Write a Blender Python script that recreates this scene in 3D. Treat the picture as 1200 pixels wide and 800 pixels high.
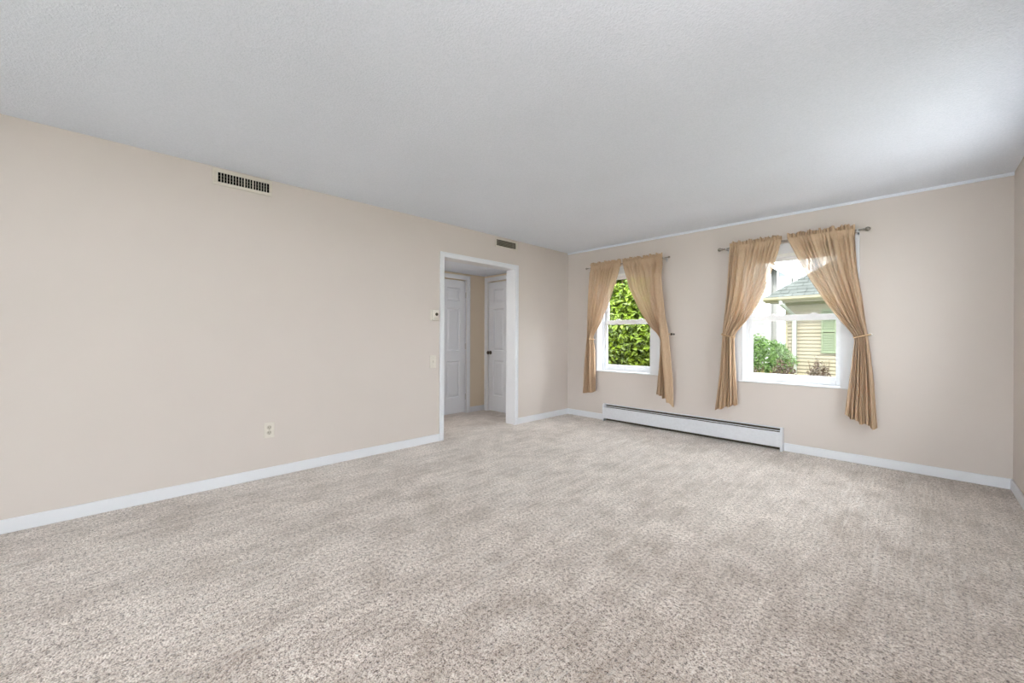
import bpy, bmesh, math, random
from mathutils import Vector, Matrix
random.seed(7)
scene = bpy.context.scene
col = scene.collection
for o in list(bpy.data.objects):
    bpy.data.objects.remove(o)

# ------------------------------------------------------------------ camera
XL, XR, YB, YF, CEIL = -3.742, 0.529, 4.910, -1.9, 2.44      # room shell
CAM_H = 1.1538
cam = bpy.data.objects.new('camera', bpy.data.cameras.new('camera'))
col.objects.link(cam)
cam.data.sensor_width = 36.0
cam.data.lens = 469.3 / 1200 * 36
cam.data.shift_y = -(400 - 395.53) / 1200
cam.data.clip_start = 0.02
cam.location = (0, 0, CAM_H)
cam.rotation_euler = (Matrix.Rotation(0.78982, 4, 'Z') @ Matrix.Rotation(math.pi / 2, 4, 'X')
                      @ Matrix.Rotation(0.004153, 4, 'Z')).to_euler()
scene.camera = cam

# ------------------------------------------------------------------ sky, sun, added area light, exposure
world = bpy.data.worlds.new('sky')
scene.world = world
world.use_nodes = True
bg = world.node_tree.nodes['Background']
bg.inputs['Color'].default_value = (0.95, 0.975, 1.0, 1)
bg.inputs['Strength'].default_value = 8.3

sun = bpy.data.objects.new('sun', bpy.data.lights.new('sun', 'SUN'))
col.objects.link(sun)
sun.data.energy = 6.5
sun.data.angle = math.radians(2.0)
sun.data.color = (1.0, 0.95, 0.86)
sun.rotation_euler = Vector((-0.35, 0.75, -0.95)).to_track_quat('-Z', 'Y').to_euler()


def fill_area_light(name, loc, direction, sx, sy, power, colr=(1, 1, 1)):
    l = bpy.data.objects.new(name, bpy.data.lights.new(name, 'AREA'))
    col.objects.link(l)
    l.data.shape = 'RECTANGLE'
    l.data.size, l.data.size_y = sx, sy
    l.data.energy = power
    l.data.color = colr
    l.location = loc
    l.rotation_euler = Vector(direction).to_track_quat('-Z', 'Y').to_euler()
    return l


# added fill light outside the added window behind the camera
fill_area_light('fill_light_front', (-1.2, YF - 0.32, 1.24), (0, 1, 0), 2.7, 2.2, 2, (0.97, 0.985, 1.0))

vs = scene.view_settings
vs.view_transform = 'Standard'
vs.look = 'None'
vs.gamma = 1.0
vs.use_curve_mapping = False
vs.exposure = 0.34


# ------------------------------------------------------------------ materials
def new_mat(name):
    m = bpy.data.materials.new(name)
    m.use_nodes = True
    nt = m.node_tree
    b = nt.nodes['Principled BSDF']
    return m, nt, b


def srgb(r, g, b):
    f = lambda c: (c / 255 / 12.92) if c / 255 <= 0.04045 else ((c / 255 + 0.055) / 1.055) ** 2.4
    return (f(r), f(g), f(b), 1)


def N(nt, t, **kw):
    n = nt.nodes.new(t)
    for k, v in kw.items():
        setattr(n, k, v)
    return n


def coords(nt, scale=(1, 1, 1), rot=(0, 0, 0)):
    tc = N(nt, 'ShaderNodeTexCoord')
    mp = N(nt, 'ShaderNodeMapping')
    mp.inputs['Scale'].default_value = scale
    mp.inputs['Rotation'].default_value = rot
    nt.links.new(tc.outputs['Object'], mp.inputs['Vector'])
    return mp.outputs['Vector']


def noise(nt, vec, scale, detail=2, rough=0.5):
    n = N(nt, 'ShaderNodeTexNoise')
    n.inputs['Scale'].default_value = scale
    n.inputs['Detail'].default_value = detail
    n.inputs['Roughness'].default_value = rough
    nt.links.new(vec, n.inputs['Vector'])
    return n.outputs['Fac']


def ramp(nt, fac, stops):
    r = N(nt, 'ShaderNodeValToRGB')
    e = r.color_ramp.elements
    e[0].position, e[0].color = stops[0]
    e[1].position, e[1].color = stops[-1]
    for p, c in stops[1:-1]:
        x = e.new(p)
        x.color = c
    nt.links.new(fac, r.inputs['Fac'])
    return r.outputs['Color']


def mixc(nt, fac, a, b, mode='MIX'):
    m = N(nt, 'ShaderNodeMix', data_type='RGBA', blend_type=mode)
    for sock, v in ((m.inputs['Factor'], fac), (m.inputs['A'], a), (m.inputs['B'], b)):
        if isinstance(v, (float, int, tuple)):
            sock.default_value = v
        else:
            nt.links.new(v, sock)
    return m.outputs['Result']


def bump(nt, b, height, strength, dist):
    bp = N(nt, 'ShaderNodeBump')
    bp.inputs['Strength'].default_value = strength
    bp.inputs['Distance'].default_value = dist
    nt.links.new(height, bp.inputs['Height'])
    nt.links.new(bp.outputs['Normal'], b.inputs['Normal'])


def math_n(nt, op, a, b_=None):
    m = N(nt, 'ShaderNodeMath', operation=op)
    for i, v in enumerate((a, b_)):
        if v is None:
            continue
        if isinstance(v, (int, float)):
            m.inputs[i].default_value = v
        else:
            nt.links.new(v, m.inputs[i])
    return m.outputs[0]


def mat_paint(name, c, rough=0.6, bscale=90, bstr=0.05, vary=0.03):
    m, nt, b = new_mat(name)
    v = coords(nt)
    f = noise(nt, v, 3.0, 3)
    c2 = tuple(x * (1 - vary) for x in c[:3]) + (1,)
    nt.links.new(ramp(nt, f, [(0.3, c2), (0.7, c)]), b.inputs['Base Color'])
    b.inputs['Roughness'].default_value = rough
    b.inputs['Specular IOR Level'].default_value = 0.3
    bump(nt, b, noise(nt, v, bscale, 2), bstr, 0.002)
    return m


def mat_flat(name, c, rough=0.5, metal=0.0, spec=0.5):
    m, nt, b = new_mat(name)
    v = coords(nt)
    f = noise(nt, v, 40, 2)
    c2 = tuple(x * 0.95 for x in c[:3]) + (1,)
    nt.links.new(ramp(nt, f, [(0.35, c2), (0.65, c)]), b.inputs['Base Color'])
    b.inputs['Roughness'].default_value = rough
    b.inputs['Metallic'].default_value = metal
    b.inputs['Specular IOR Level'].default_value = spec
    return m


def mat_carpet():
    m, nt, b = new_mat('carpet_pile')
    v = coords(nt)
    # tuft speckle, two sizes
    vor = N(nt, 'ShaderNodeTexVoronoi')
    vor.inputs['Scale'].default_value = 120
    vor.inputs['Randomness'].default_value = 1
    nt.links.new(v, vor.inputs['Vector'])
    sp = noise(nt, v, 160, 3, 0.65)
    sp2 = noise(nt, v, 60, 2, 0.6)
    fine = math_n(nt, 'ADD', math_n(nt, 'MULTIPLY', sp, 0.6), math_n(nt, 'MULTIPLY', sp2, 0.4))
    base = ramp(nt, fine, [(0.40, srgb(88, 70, 58)), (0.465, srgb(196, 178, 165)),
                           (0.52, srgb(230, 216, 206)), (0.61, srgb(254, 247, 241))])
    # nap: brushed patches and vacuum tracks, lighter or darker where the pile leans
    tcn = noise(nt, coords(nt, (1, 0.8, 1), (0, 0, 0.6)), 2.2, 5, 0.66)
    blot = noise(nt, coords(nt, (1, 0.75, 1), (0, 0, 0.9)), 7.0, 3, 0.6)
    n2 = noise(nt, coords(nt, (16, 0.9, 1), (0, 0, 0.75)), 1.5, 3, 0.65)
    n3 = noise(nt, coords(nt, (15, 0.8, 1), (0, 0, 0.15)), 1.3, 3, 0.65)
    n4 = noise(nt, coords(nt, (18, 0.9, 1), (0, 0, -0.9)), 1.1, 3, 0.65)
    s = math_n(nt, 'ADD', math_n(nt, 'MULTIPLY', n2, 0.14), math_n(nt, 'MULTIPLY', n3, 0.13))
    s = math_n(nt, 'ADD', s, math_n(nt, 'MULTIPLY', n4, 0.09))
    s = math_n(nt, 'ADD', s, math_n(nt, 'MULTIPLY', tcn, 0.34))
    s = math_n(nt, 'ADD', s, math_n(nt, 'MULTIPLY', blot, 0.30))
    nap = ramp(nt, s, [(0.42, (0.66, 0.615, 0.565, 1)), (0.50, (0.90, 0.885, 0.865, 1)), (0.58, (1.12, 1.13, 1.13, 1))])
    # thin combed tracks
    base = mixc(nt, 1.0, base, nap, 'MULTIPLY')
    for rot, sc, off in ((0.35, 5.0, 0.0), (-0.25, 4.4, 3.0), (1.15, 4.0, 7.0)):
        tn = noise(nt, coords(nt, (7, 0.35, 1), (0, 0, rot)), sc, 1, 0.4)
        mask = noise(nt, coords(nt, (1, 1, 1), (0, 0, rot + off)), 0.9, 1, 0.5)
        line = ramp(nt, tn, [(0.50, (0, 0, 0, 1)), (0.525, (1, 1, 1, 1)), (0.55, (0, 0, 0, 1))])
        mk = ramp(nt, mask, [(0.46, (0, 0, 0, 1)), (0.60, (1, 1, 1, 1))])
        base = mixc(nt, math_n(nt, 'MULTIPLY', math_n(nt, 'MULTIPLY', line, mk), 0.42), base, srgb(246, 240, 234))
    nt.links.new(base, b.inputs['Base Color'])
    b.inputs['Roughness'].default_value = 0.62
    b.inputs['Specular IOR Level'].default_value = 0.5
    b.inputs['Sheen Weight'].default_value = 0.6
    b.inputs['Sheen Roughness'].default_value = 0.45
    h = math_n(nt, 'SUBTRACT', fine, math_n(nt, 'MULTIPLY', vor.outputs['Distance'], 0.35))
    h = math_n(nt, 'ADD', h, math_n(nt, 'MULTIPLY', s, 0.5))
    bump(nt, b, h, 0.8, 0.012)
    return m


def mat_ceiling():
    m, nt, b = new_mat('ceiling_stipple')
    v = coords(nt)
    f = noise(nt, v, 110, 3, 0.6)
    g = noise(nt, v, 1.2, 2)
    c = ramp(nt, f, [(0.32, srgb(229, 236, 247)), (0.62, srgb(237, 243, 254))])
    nt.links.new(mixc(nt, 1.0, c, ramp(nt, g, [(0.3, (0.97, 0.97, 0.97, 1)), (0.7, (1, 1, 1, 1))]), 'MULTIPLY'),
                 b.inputs['Base Color'])
    b.inputs['Roughness'].default_value = 0.9
    b.inputs['Specular IOR Level'].default_value = 0.1
    bump(nt, b, f, 0.6, 0.006)
    return m


def mat_glass():
    m, nt, b = new_mat('window_glass')
    out = nt.nodes['Material Output']
    nt.nodes.remove(b)
    t = N(nt, 'ShaderNodeBsdfTransparent')
    t.inputs['Color'].default_value = (0.97, 0.985, 0.98, 1)
    g = N(nt, 'ShaderNodeBsdfGlossy')
    g.inputs['Roughness'].default_value = 0.02
    lw = N(nt, 'ShaderNodeLayerWeight')
    lw.inputs['Blend'].default_value = 0.5
    fac = math_n(nt, 'ADD', math_n(nt, 'MULTIPLY', math_n(nt, 'POWER', lw.outputs['Facing'], 5.0), 0.5), 0.005)
    mx = N(nt, 'ShaderNodeMixShader')
    nt.links.new(fac, mx.inputs[0])
    nt.links.new(t.outputs[0], mx.inputs[1])
    nt.links.new(g.outputs[0], mx.inputs[2])
    nt.links.new(mx.outputs[0], out.inputs['Surface'])
    return m


def mat_curtain():
    m, nt, b = new_mat('tan_voile')
    out = nt.nodes['Material Output']
    nt.nodes.remove(b)
    v = coords(nt)
    w = noise(nt, coords(nt, (60, 60, 6)), 4, 3)
    c = ramp(nt, w, [(0.3, srgb(204, 175, 145)), (0.7, srgb(220, 194, 165))])
    d = N(nt, 'ShaderNodeBsdfDiffuse')
    g = N(nt, 'ShaderNodeBsdfSheen')
    t = N(nt, 'ShaderNodeBsdfTranslucent')
    tr = N(nt, 'ShaderNodeBsdfTransparent')
    tr.inputs['Color'].default_value = (1.0, 0.95, 0.9, 1)
    nt.links.new(c, d.inputs['Color'])
    nt.links.new(mixc(nt, 0.35, c, (0.95, 0.85, 0.75, 1.0)), t.inputs['Color'])
    m1 = N(nt, 'ShaderNodeMixShader')
    m1.inputs[0].default_value = 0.13
    nt.links.new(d.outputs[0], m1.inputs[1])
    nt.links.new(t.outputs[0], m1.inputs[2])
    m2 = N(nt, 'ShaderNodeMixShader')
    m2.inputs[0].default_value = 0.14
    nt.links.new(m1.outputs[0], m2.inputs[1])
    nt.links.new(tr.outputs[0], m2.inputs[2])
    nt.links.new(m2.outputs[0], out.inputs['Surface'])
    nt.nodes.remove(g)
    return m


def mat_leaf(name, dark, light, scale=3.0):
    m, nt, b = new_mat(name)
    out = nt.nodes['Material Output']
    f = noise(nt, coords(nt), scale, 3)
    f2 = noise(nt, coords(nt), scale * 9, 2)
    c = ramp(nt, math_n(nt, 'ADD', math_n(nt, 'MULTIPLY', f, 0.5), math_n(nt, 'MULTIPLY', f2, 0.5)),
             [(0.36, dark), (0.62, light)])
    nt.links.new(c, b.inputs['Base Color'])
    b.inputs['Roughness'].default_value = 0.5
    t = N(nt, 'ShaderNodeBsdfTranslucent')
    nt.links.new(c, t.inputs['Color'])
    mx = N(nt, 'ShaderNodeMixShader')
    mx.inputs[0].default_value = 0.2
    nt.links.new(b.outputs[0], mx.inputs[1])
    nt.links.new(t.outputs[0], mx.inputs[2])
    nt.links.new(mx.outputs[0], out.inputs['Surface'])
    return m


M = dict(
    wall=mat_paint('wall_cream_paint', srgb(214, 205, 199), 0.7, 120, 0.06, 0.015),
    hallwall=mat_paint('hallway_tan_paint', srgb(229, 215, 194), 0.7, 120, 0.06, 0.02),
    ceiling=mat_ceiling(),
    carpet=mat_carpet(),
    trim=mat_paint('white_trim_paint', srgb(230, 232, 237), 0.35, 60, 0.02, 0.01),
    door=mat_paint('white_door_paint', srgb(218, 220, 226), 0.4, 60, 0.02, 0.01),
    vinyl=mat_flat('white_vinyl', srgb(242, 243, 246), 0.35),
    heater=mat_flat('white_heater_enamel', srgb(222, 224, 230), 0.35),
    dark=mat_flat('dark_shade_fill', srgb(22, 21, 20), 0.8, 0, 0.1),
    brown=mat_flat('brown_parts_and_shade', srgb(84, 77, 66), 0.8, 0, 0.1),
    grey=mat_flat('grey_louver', srgb(128, 122, 110), 0.6),
    cream=mat_flat('cream_metal', srgb(221, 214, 203), 0.45),
    ivory=mat_flat('ivory_plastic', srgb(224, 218, 208), 0.4),
    ivoryd=mat_flat('ivory_plastic_shade', srgb(196, 189, 177), 0.45),
    knob=mat_flat('dark_bronze', srgb(74, 68, 64), 0.3, 0.8),
    pewter=mat_flat('pewter_metal', srgb(150, 144, 135), 0.38, 0.6),
    steel=mat_flat('hinge_steel', srgb(205, 205, 205), 0.4, 0.5),
    rope=mat_flat('tan_cord', srgb(206, 176, 138), 0.8),
    white_knob=mat_flat('white_knob_plastic', srgb(240, 236, 230), 0.3),
    glass=mat_glass(),
    cloth=mat_curtain(),
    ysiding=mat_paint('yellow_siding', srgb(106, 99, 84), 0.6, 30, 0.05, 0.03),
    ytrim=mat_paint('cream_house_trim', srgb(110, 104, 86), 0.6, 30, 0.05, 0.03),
    dspout=mat_flat('pale_downspout', srgb(118, 121, 115), 0.5),
    shingle=mat_paint('grey_green_shingle', srgb(66, 70, 68), 0.9, 20, 0.5, 0.35),
    shutter=mat_flat('sage_green_shutter', srgb(84, 94, 71), 0.6),
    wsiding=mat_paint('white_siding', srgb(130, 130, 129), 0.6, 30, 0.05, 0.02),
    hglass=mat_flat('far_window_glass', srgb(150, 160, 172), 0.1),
    lawn=mat_paint('lawn_grass', srgb(84, 98, 50), 0.9, 40, 0.6, 0.35),
    mulch=mat_paint('mulch_soil', srgb(120, 92, 70), 0.95, 40, 0.8, 0.4),
    bark=mat_paint('bark', srgb(96, 80, 62), 0.9, 40, 0.6, 0.3),
    leaf_lime=mat_leaf('lime_leaves', srgb(25, 43, 11), srgb(118, 142, 30), 5.0),
    leaf_green=mat_leaf('green_leaves', srgb(33, 56, 20), srgb(88, 118, 50), 8),
    leaf_red=mat_leaf('brown_red_leaves', srgb(46, 30, 24), srgb(100, 80, 64), 8),
    leaf_gold=mat_leaf('gold_blades', srgb(104, 106, 48), srgb(160, 134, 82), 5),
    bounce_slab=mat_paint('pale_bounce_concrete', srgb(172, 170, 167), 0.8, 30, 0.2, 0.08),
    roof=mat_flat('roof_felt', srgb(110, 108, 105), 0.9),
)


# ------------------------------------------------------------------ mesh helpers
def bm_box(bm, x0, x1, y0, y1, z0, z1):
    vs_ = [bm.verts.new((x, y, z)) for x in (x0, x1) for y in (y0, y1) for z in (z0, z1)]
    for q in ((0, 1, 3, 2), (4, 6, 7, 5), (0, 4, 5, 1), (2, 3, 7, 6), (0, 2, 6, 4), (1, 5, 7, 3)):
        bm.faces.new([vs_[i] for i in q])


def bm_tube(bm, pts, r, seg=10, closed=False, cap=True):
    pts = [Vector(p) for p in pts]
    n = len(pts)
    rings = []
    for i, p in enumerate(pts):
        if closed:
            d = pts[(i + 1) % n] - pts[i - 1]
        else:
            d = pts[min(i + 1, n - 1)] - pts[max(i - 1, 0)]
        d.normalize()
        up = Vector((0, 0, 1)) if abs(d.z) < 0.9 else Vector((0, 1, 0))
        a = d.cross(up).normalized()
        b = d.cross(a).normalized()
        rr = r[i] if isinstance(r, (list, tuple)) else r
        rings.append([bm.verts.new(p + (a * math.cos(t) + b * math.sin(t)) * rr)
                      for t in (2 * math.pi * k / seg for k in range(seg))])
    m = n if closed else n - 1
    for i in range(m):
        A, B = rings[i], rings[(i + 1) % n]
        for k in range(seg):
            bm.faces.new((A[k], A[(k + 1) % seg], B[(k + 1) % seg], B[k]))
    if cap and not closed:
        bm.faces.new(rings[0])
        bm.faces.new(rings[-1][::-1])


def bm_lathe(bm, prof, axis='z', center=(0, 0, 0), seg=20):
    """prof: list of (offset along axis, radius)."""
    rings = []
    for h, r in prof:
        ring = []
        for k in range(seg):
            t = 2 * math.pi * k / seg
            a, b = r * math.cos(t), r * math.sin(t)
            p = {'x': (h, a, b), 'y': (a, h, b), 'z': (a, b, h)}[axis]
            ring.append(bm.verts.new(Vector(p) + Vector(center)))
        rings.append(ring)
    for A, B in zip(rings, rings[1:]):
        for k in range(seg):
            bm.faces.new((A[k], A[(k + 1) % seg], B[(k + 1) % seg], B[k]))
    bm.faces.new(rings[0])
    bm.faces.new(rings[-1])


def finish(name, bm, mat, parent=None, smooth=False, bevel=0.0, loc=None):
    bmesh.ops.recalc_face_normals(bm, faces=bm.faces)
    me = bpy.data.meshes.new(name)
    bm.to_mesh(me)
    bm.free()
    me.materials.append(mat)
    if smooth:
        for p in me.polygons:
            p.use_smooth = True
    o = bpy.data.objects.new(name, me)
    col.objects.link(o)
    if parent:
        o.parent = parent
    if loc:
        o.location = loc
    if bevel:
        md = o.modifiers.new('bevel', 'BEVEL')
        md.width = bevel
        md.segments = 2
        md.limit_method = 'ANGLE'
    return o


def box(name, b, mat, parent=None, bevel=0.0):
    bm = bmesh.new()
    bm_box(bm, *b)
    return finish(name, bm, mat, parent, False, bevel)


def boxes(name, bs, mat, parent=None, bevel=0.0):
    bm = bmesh.new()
    for b in bs:
        bm_box(bm, *b)
    return finish(name, bm, mat, parent, False, bevel)


def empty(name, loc=(0, 0, 0), rz=0.0, parent=None):
    o = bpy.data.objects.new(name, None)
    col.objects.link(o)
    o.location = loc
    o.rotation_euler = (0, 0, rz)
    o.empty_display_size = 0.1
    if parent:
        o.parent = parent
    return o


def struct(o):
    o['kind'] = 'structure'
    return o


def tag(o, label, cat, group=None, kind=None):
    o['label'] = label
    o['category'] = cat
    if group:
        o['group'] = group
    if kind:
        o['kind'] = kind
    return o


def share(src, name, parent, loc, rz=0.0):
    o = bpy.data.objects.new(name, src.data)
    col.objects.link(o)
    o.parent = parent
    o.location = loc
    o.rotation_euler = (0, 0, rz)
    return o


# ------------------------------------------------------------------ room shell
WT = 0.24           # outer wall thickness
LT = 0.158          # inner (left) wall thickness
DY0, DY1, DZ = 2.626, 3.756, 2.058            # cased opening in the left wall
HX, HY, HC, HY0 = -4.859, 4.189, 2.126, 1.2   # hallway: far wall, end wall, ceiling, near end
WIN = {1: (-3.205, -2.415), 2: (-1.337, -0.508)}
WZ0, WZ1 = 0.695, 2.03


def holes_x(name, x0, x1, z1, y0, y1, holes):
    """wall along x with rectangular holes (xa, xb, za, zb), sorted by x"""
    bs = []
    cur = x0
    for xa, xb, za, zb in holes:
        bs.append((cur, xa, y0, y1, 0, z1))
        if za > 0:
            bs.append((xa, xb, y0, y1, 0, za))
        bs.append((xa, xb, y0, y1, zb, z1))
        cur = xb
    bs.append((cur, x1, y0, y1, 0, z1))
    return bs


def swap(bs):
    return [(b[2], b[3], b[0], b[1], b[4], b[5]) for b in bs]


struct(box('floor', (HX - 0.3, XR + WT, YF - WT, YB + WT, -0.12, 0.0), M['carpet']))
struct(box('ceiling', (XL - LT, XR + WT, YF - WT, YB + WT, CEIL, CEIL + 0.12), M['ceiling']))
struct(boxes('wall_back', holes_x('w', XL - LT, XR + WT, CEIL, YB, YB + WT,
       [(a - 0.012, b + 0.012, WZ0 - 0.012, WZ1 + 0.012) for a, b in WIN.values()]), M['wall']))
struct(boxes('wall_left', swap(holes_x('w', YF - WT, YB, CEIL, XL - LT, XL,
       [(DY0 - 0.02, DY1 + 0.02, 0, DZ + 0.02)])), M['wall']))
SW = (2.8, 4.1, 0.9, 2.15)      # added side window opening (y0, y1, z0, z1)
FW = (-2.6, 0.2, 0.14, 2.32)      # added front window opening (x0, x1, z0, z1)
struct(boxes('wall_right', swap(holes_x('w', YF - WT, YB, CEIL, XR, XR + WT,
       [(SW[0] - 0.012, SW[1] + 0.012, SW[2] - 0.012, SW[3] + 0.012)])), M['wall']))
struct(boxes('wall_front', holes_x('w', XL, XR, CEIL, YF - WT, YF,
       [(FW[0] - 0.012, FW[1] + 0.012, FW[2] - 0.012, FW[3] + 0.012)]), M['wall']))
struct(box('roof', (HX - 2.5, XR + 0.6, YF - 3.0, YB + 0.5, CEIL + 0.13, CEIL + 0.3), M['roof']))  # unseen slab, extended past the front wall to keep sun off that window

# hallway behind the opening
struct(boxes('wall_hallway_far', swap(holes_x('w', HY0, HY + 0.1, CEIL, HX - 0.1, HX,
       [(3.03, 3.827, 0, 2.031)])), M['hallwall']))
struct(boxes('wall_hallway_end', holes_x('w', HX, XL - LT, CEIL, HY, HY + 0.1,
       [(-4.768, -3.98, 0, 2.031)]), M['hallwall']))
struct(box('wall_hallway_near', (HX - 0.1, XL - LT, HY0 - 0.1, HY0, 0, CEIL), M['hallwall']))
struct(box('ceiling_hallway', (HX - 0.1, XL - LT, HY0 - 0.1, HY + 0.1, HC, HC + 0.08), M['ceiling']))
struct(box('wall_dark_backing_side', (HX - 0.3, HX - 0.25, 2.8, 4.1, 0, CEIL), M['dark']))  # black sheet standing in for the shade seen through the door gaps
struct(box('wall_dark_backing_end', (HX - 0.1, XL - LT, HY + 0.26, HY + 0.3, 0, CEIL), M['dark']))  # same black sheet for the shade around the end door

# baseboards
BH, BT = 0.083, 0.014


def baseboard(name, b, long_axis):
    x0, x1, y0, y1 = b
    bm = bmesh.new()
    bm_box(bm, x0, x1, y0, y1, 0, BH)
    return struct(finish(name, bm, M['trim'], None, False, 0.005))


baseboard('baseboard_left', (XL, XL + BT, YF, 2.571), 'y')
baseboard('baseboard_left_corner', (XL, XL + BT, 3.812, YB), 'y')
baseboard('baseboard_back', (XL + BT, -3.085, YB - BT, YB), 'x')
baseboard('baseboard_back_corner', (-0.955, XR, YB - BT, YB), 'x')
baseboard('baseboard_right', (XR - BT, XR, YF, YB - BT), 'y')
baseboard('baseboard_front', (XL + BT, XR - BT, YF, YF + BT), 'x')
baseboard('baseboard_hallway_far', (HX, HX + BT, 3.90, HY), 'y')
baseboard('baseboard_hallway_near', (HX, HX + BT, HY0, 2.96), 'y')

# slim cove strip where the ceiling meets the window wall
bm = bmesh.new()
sec = [(0, 0), (0, -0.022), (-0.006, -0.022), (-0.014, -0.014), (-0.019, -0.005), (-0.019, 0)]
ends = []
for x in (XL, XR):
    ends.append([bm.verts.new((x, YB + a, CEIL + b)) for a, b in sec])
for i in range(len(sec)):
    j = (i + 1) % len(sec)
    bm.faces.new((ends[0][i], ends[0][j], ends[1][j], ends[1][i]))
bm.faces.new(ends[0])
bm.faces.new(ends[1])
struct(finish('trim_1', bm, M['ceiling']))

# cased opening: jamb lining plus casing on the room side
t2 = struct(empty('trim_2', (XL, (DY0 + DY1) / 2, 0)))


def local(b, o):
    return (b[0] - o[0], b[1] - o[0], b[2] - o[1], b[3] - o[1], b[4] - o[2], b[5] - o[2])


t2o = (XL, (DY0 + DY1) / 2, 0)
for b, n in (((XL - LT - 0.004, XL + 0.002, DY0 - 0.018, DY0, 0, DZ), 'side_jamb'),
             ((XL - LT - 0.004, XL + 0.002, DY1, DY1 + 0.018, 0, DZ), 'side_jamb'),
             ((XL - LT - 0.004, XL + 0.002, DY0 - 0.018, DY1 + 0.018, DZ, DZ + 0.018), 'head_jamb')):
    box(n, local(b, t2o), M['trim'], t2, 0.002)
cw = 0.055
for sy in (-1, 1):
    e = DY0 if sy < 0 else DY1
    ya, yb = (e - cw, e + 0.004 - 0.004) if sy < 0 else (e, e + cw)
    bm = bmesh.new()
    bm_box(bm, 0, 0.014, ya - t2o[1], yb - t2o[1], 0, DZ + cw)
    yo = ya if sy < 0 else yb - 0.016
    bm_box(bm, 0.014, 0.021, yo - t2o[1], yo + 0.016 - t2o[1], 0, DZ + cw)
    finish('side_casing', bm, M['trim'], t2, False, 0.003)
bm = bmesh.new()
bm_box(bm, 0, 0.0135, DY0 - cw - t2o[1], DY1 + cw - t2o[1], DZ, DZ + cw)
bm_box(bm, 0.0135, 0.0205, DY0 - cw - t2o[1], DY1 + cw - t2o[1], DZ + cw - 0.016, DZ + cw)
finish('head_casing', bm, M['trim'], t2, False, 0.003)


# ------------------------------------------------------------------ windows (double hung)
def make_window(n, loc, rz, w, z0, z1, zm, casing=0.137, extra=False):
    """local x along the wall 0..w, local y = outwards, room face at y=0"""
    win = struct(empty('window_%d' % n, loc, rz))
    D = 0.155
    V, T = M['vinyl'], M['trim']
    th = 0.016
    # casing boards with a raised outer band
    for s in (0, 1):
        bm = bmesh.new()
        a, b = (-casing, -0.002) if s == 0 else (w + 0.002, w + casing)
        bm_box(bm, a, b, -th, 0, z0, z1 + 0.105)
        e = a if s == 0 else b - 0.018
        bm_box(bm, e, e + 0.018, -th - 0.006, -th, z0, z1 + 0.105)
        finish('side_casing', bm, T, win, False, 0.002)
    bm = bmesh.new()
    bm_box(bm, -casing, w + casing, -th + 0.001, 0, z1, z1 + 0.105)
    bm_box(bm, -casing, w + casing, -th - 0.006, -th + 0.001, z1 + 0.087, z1 + 0.105)
    finish('head_casing', bm, T, win, False, 0.002)
    # jambs, head, sill
    box('jamb', (-0.012, 0.0, 0.0, WT + 0.01, z0, z1), T, win)
    box('jamb', (w, w + 0.012, 0.0, WT + 0.01, z0, z1), T, win)
    box('head_jamb', (-0.012, w + 0.012, 0.0, WT + 0.01, z1, z1 + 0.012), T, win)
    box('sill', (-casing, w + casing, -0.018, WT + 0.03, z0 - 0.014, z0), T, win, 0.003)
    # stops
    for a in (0.0, w - 0.012):
        box('stop', (a, a + 0.012, D - 0.03, D, z0, z1), T, win)
    # lower sash (inner track), upper sash (outer track)
    st = 0.05
    for nm, y0, y1, za, zb, rb, rt in (('lower_sash', D, D + 0.034, z0, zm + 0.032, 0.08, 0.062),
                                       ('upper_sash', D + 0.036, D + 0.07, zm - 0.028, z1, 0.045, 0.04)):
        bm = bmesh.new()
        bm_box(bm, 0, st, y0, y1, za, zb)
        bm_box(bm, w - st, w, y0, y1, za, zb)
        bm_box(bm, st, w - st, y0, y1, za, za + rb)
        bm_box(bm, st, w - st, y0, y1, zb - rt, zb)
        if nm == 'lower_sash':    # lift lip and bevelled glazing bead
            bm_box(bm, w * 0.2, w * 0.8, y0 - 0.012, y0, za + 0.055, za + 0.063)
        sash = finish(nm, bm, V, win, False, 0.003)
        box('pane', (st - 0.004, w - st + 0.004, (y0 + y1) / 2 - 0.002, (y0 + y1) / 2 + 0.002, za + rb - 0.004, zb - rt + 0.004),
            M['glass'], sash)
        if nm == 'lower_sash':
            for fx in (0.28, 0.72):
                bm = bmesh.new()
                bm_box(bm, w * fx - 0.03, w * fx + 0.03, y0 + 0.004, y1 - 0.004, zb, zb + 0.008)
                bm_box(bm, w * fx - 0.012, w * fx + 0.02, y0 + 0.008, y1 - 0.010, zb + 0.008, zb + 0.016)
                finish('sash_lock', bm, V, sash, False, 0.002)
    return win


for n, (a, b) in WIN.items():
    make_window(n, (a, YB, 0), 0.0, b - a, WZ0, WZ1, 1.376)
make_window(3, (XR, SW[1], 0), -math.pi / 2, SW[1] - SW[0], SW[2], SW[3], 1.52, 0.09)  # added side window, out of view, lets skylight brighten the far end
make_window(4, (FW[1], YF, 0), math.pi, FW[1] - FW[0], FW[2], FW[3], 1.30, 0.09)  # added window behind the camera, unseen, lets in more light


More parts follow.
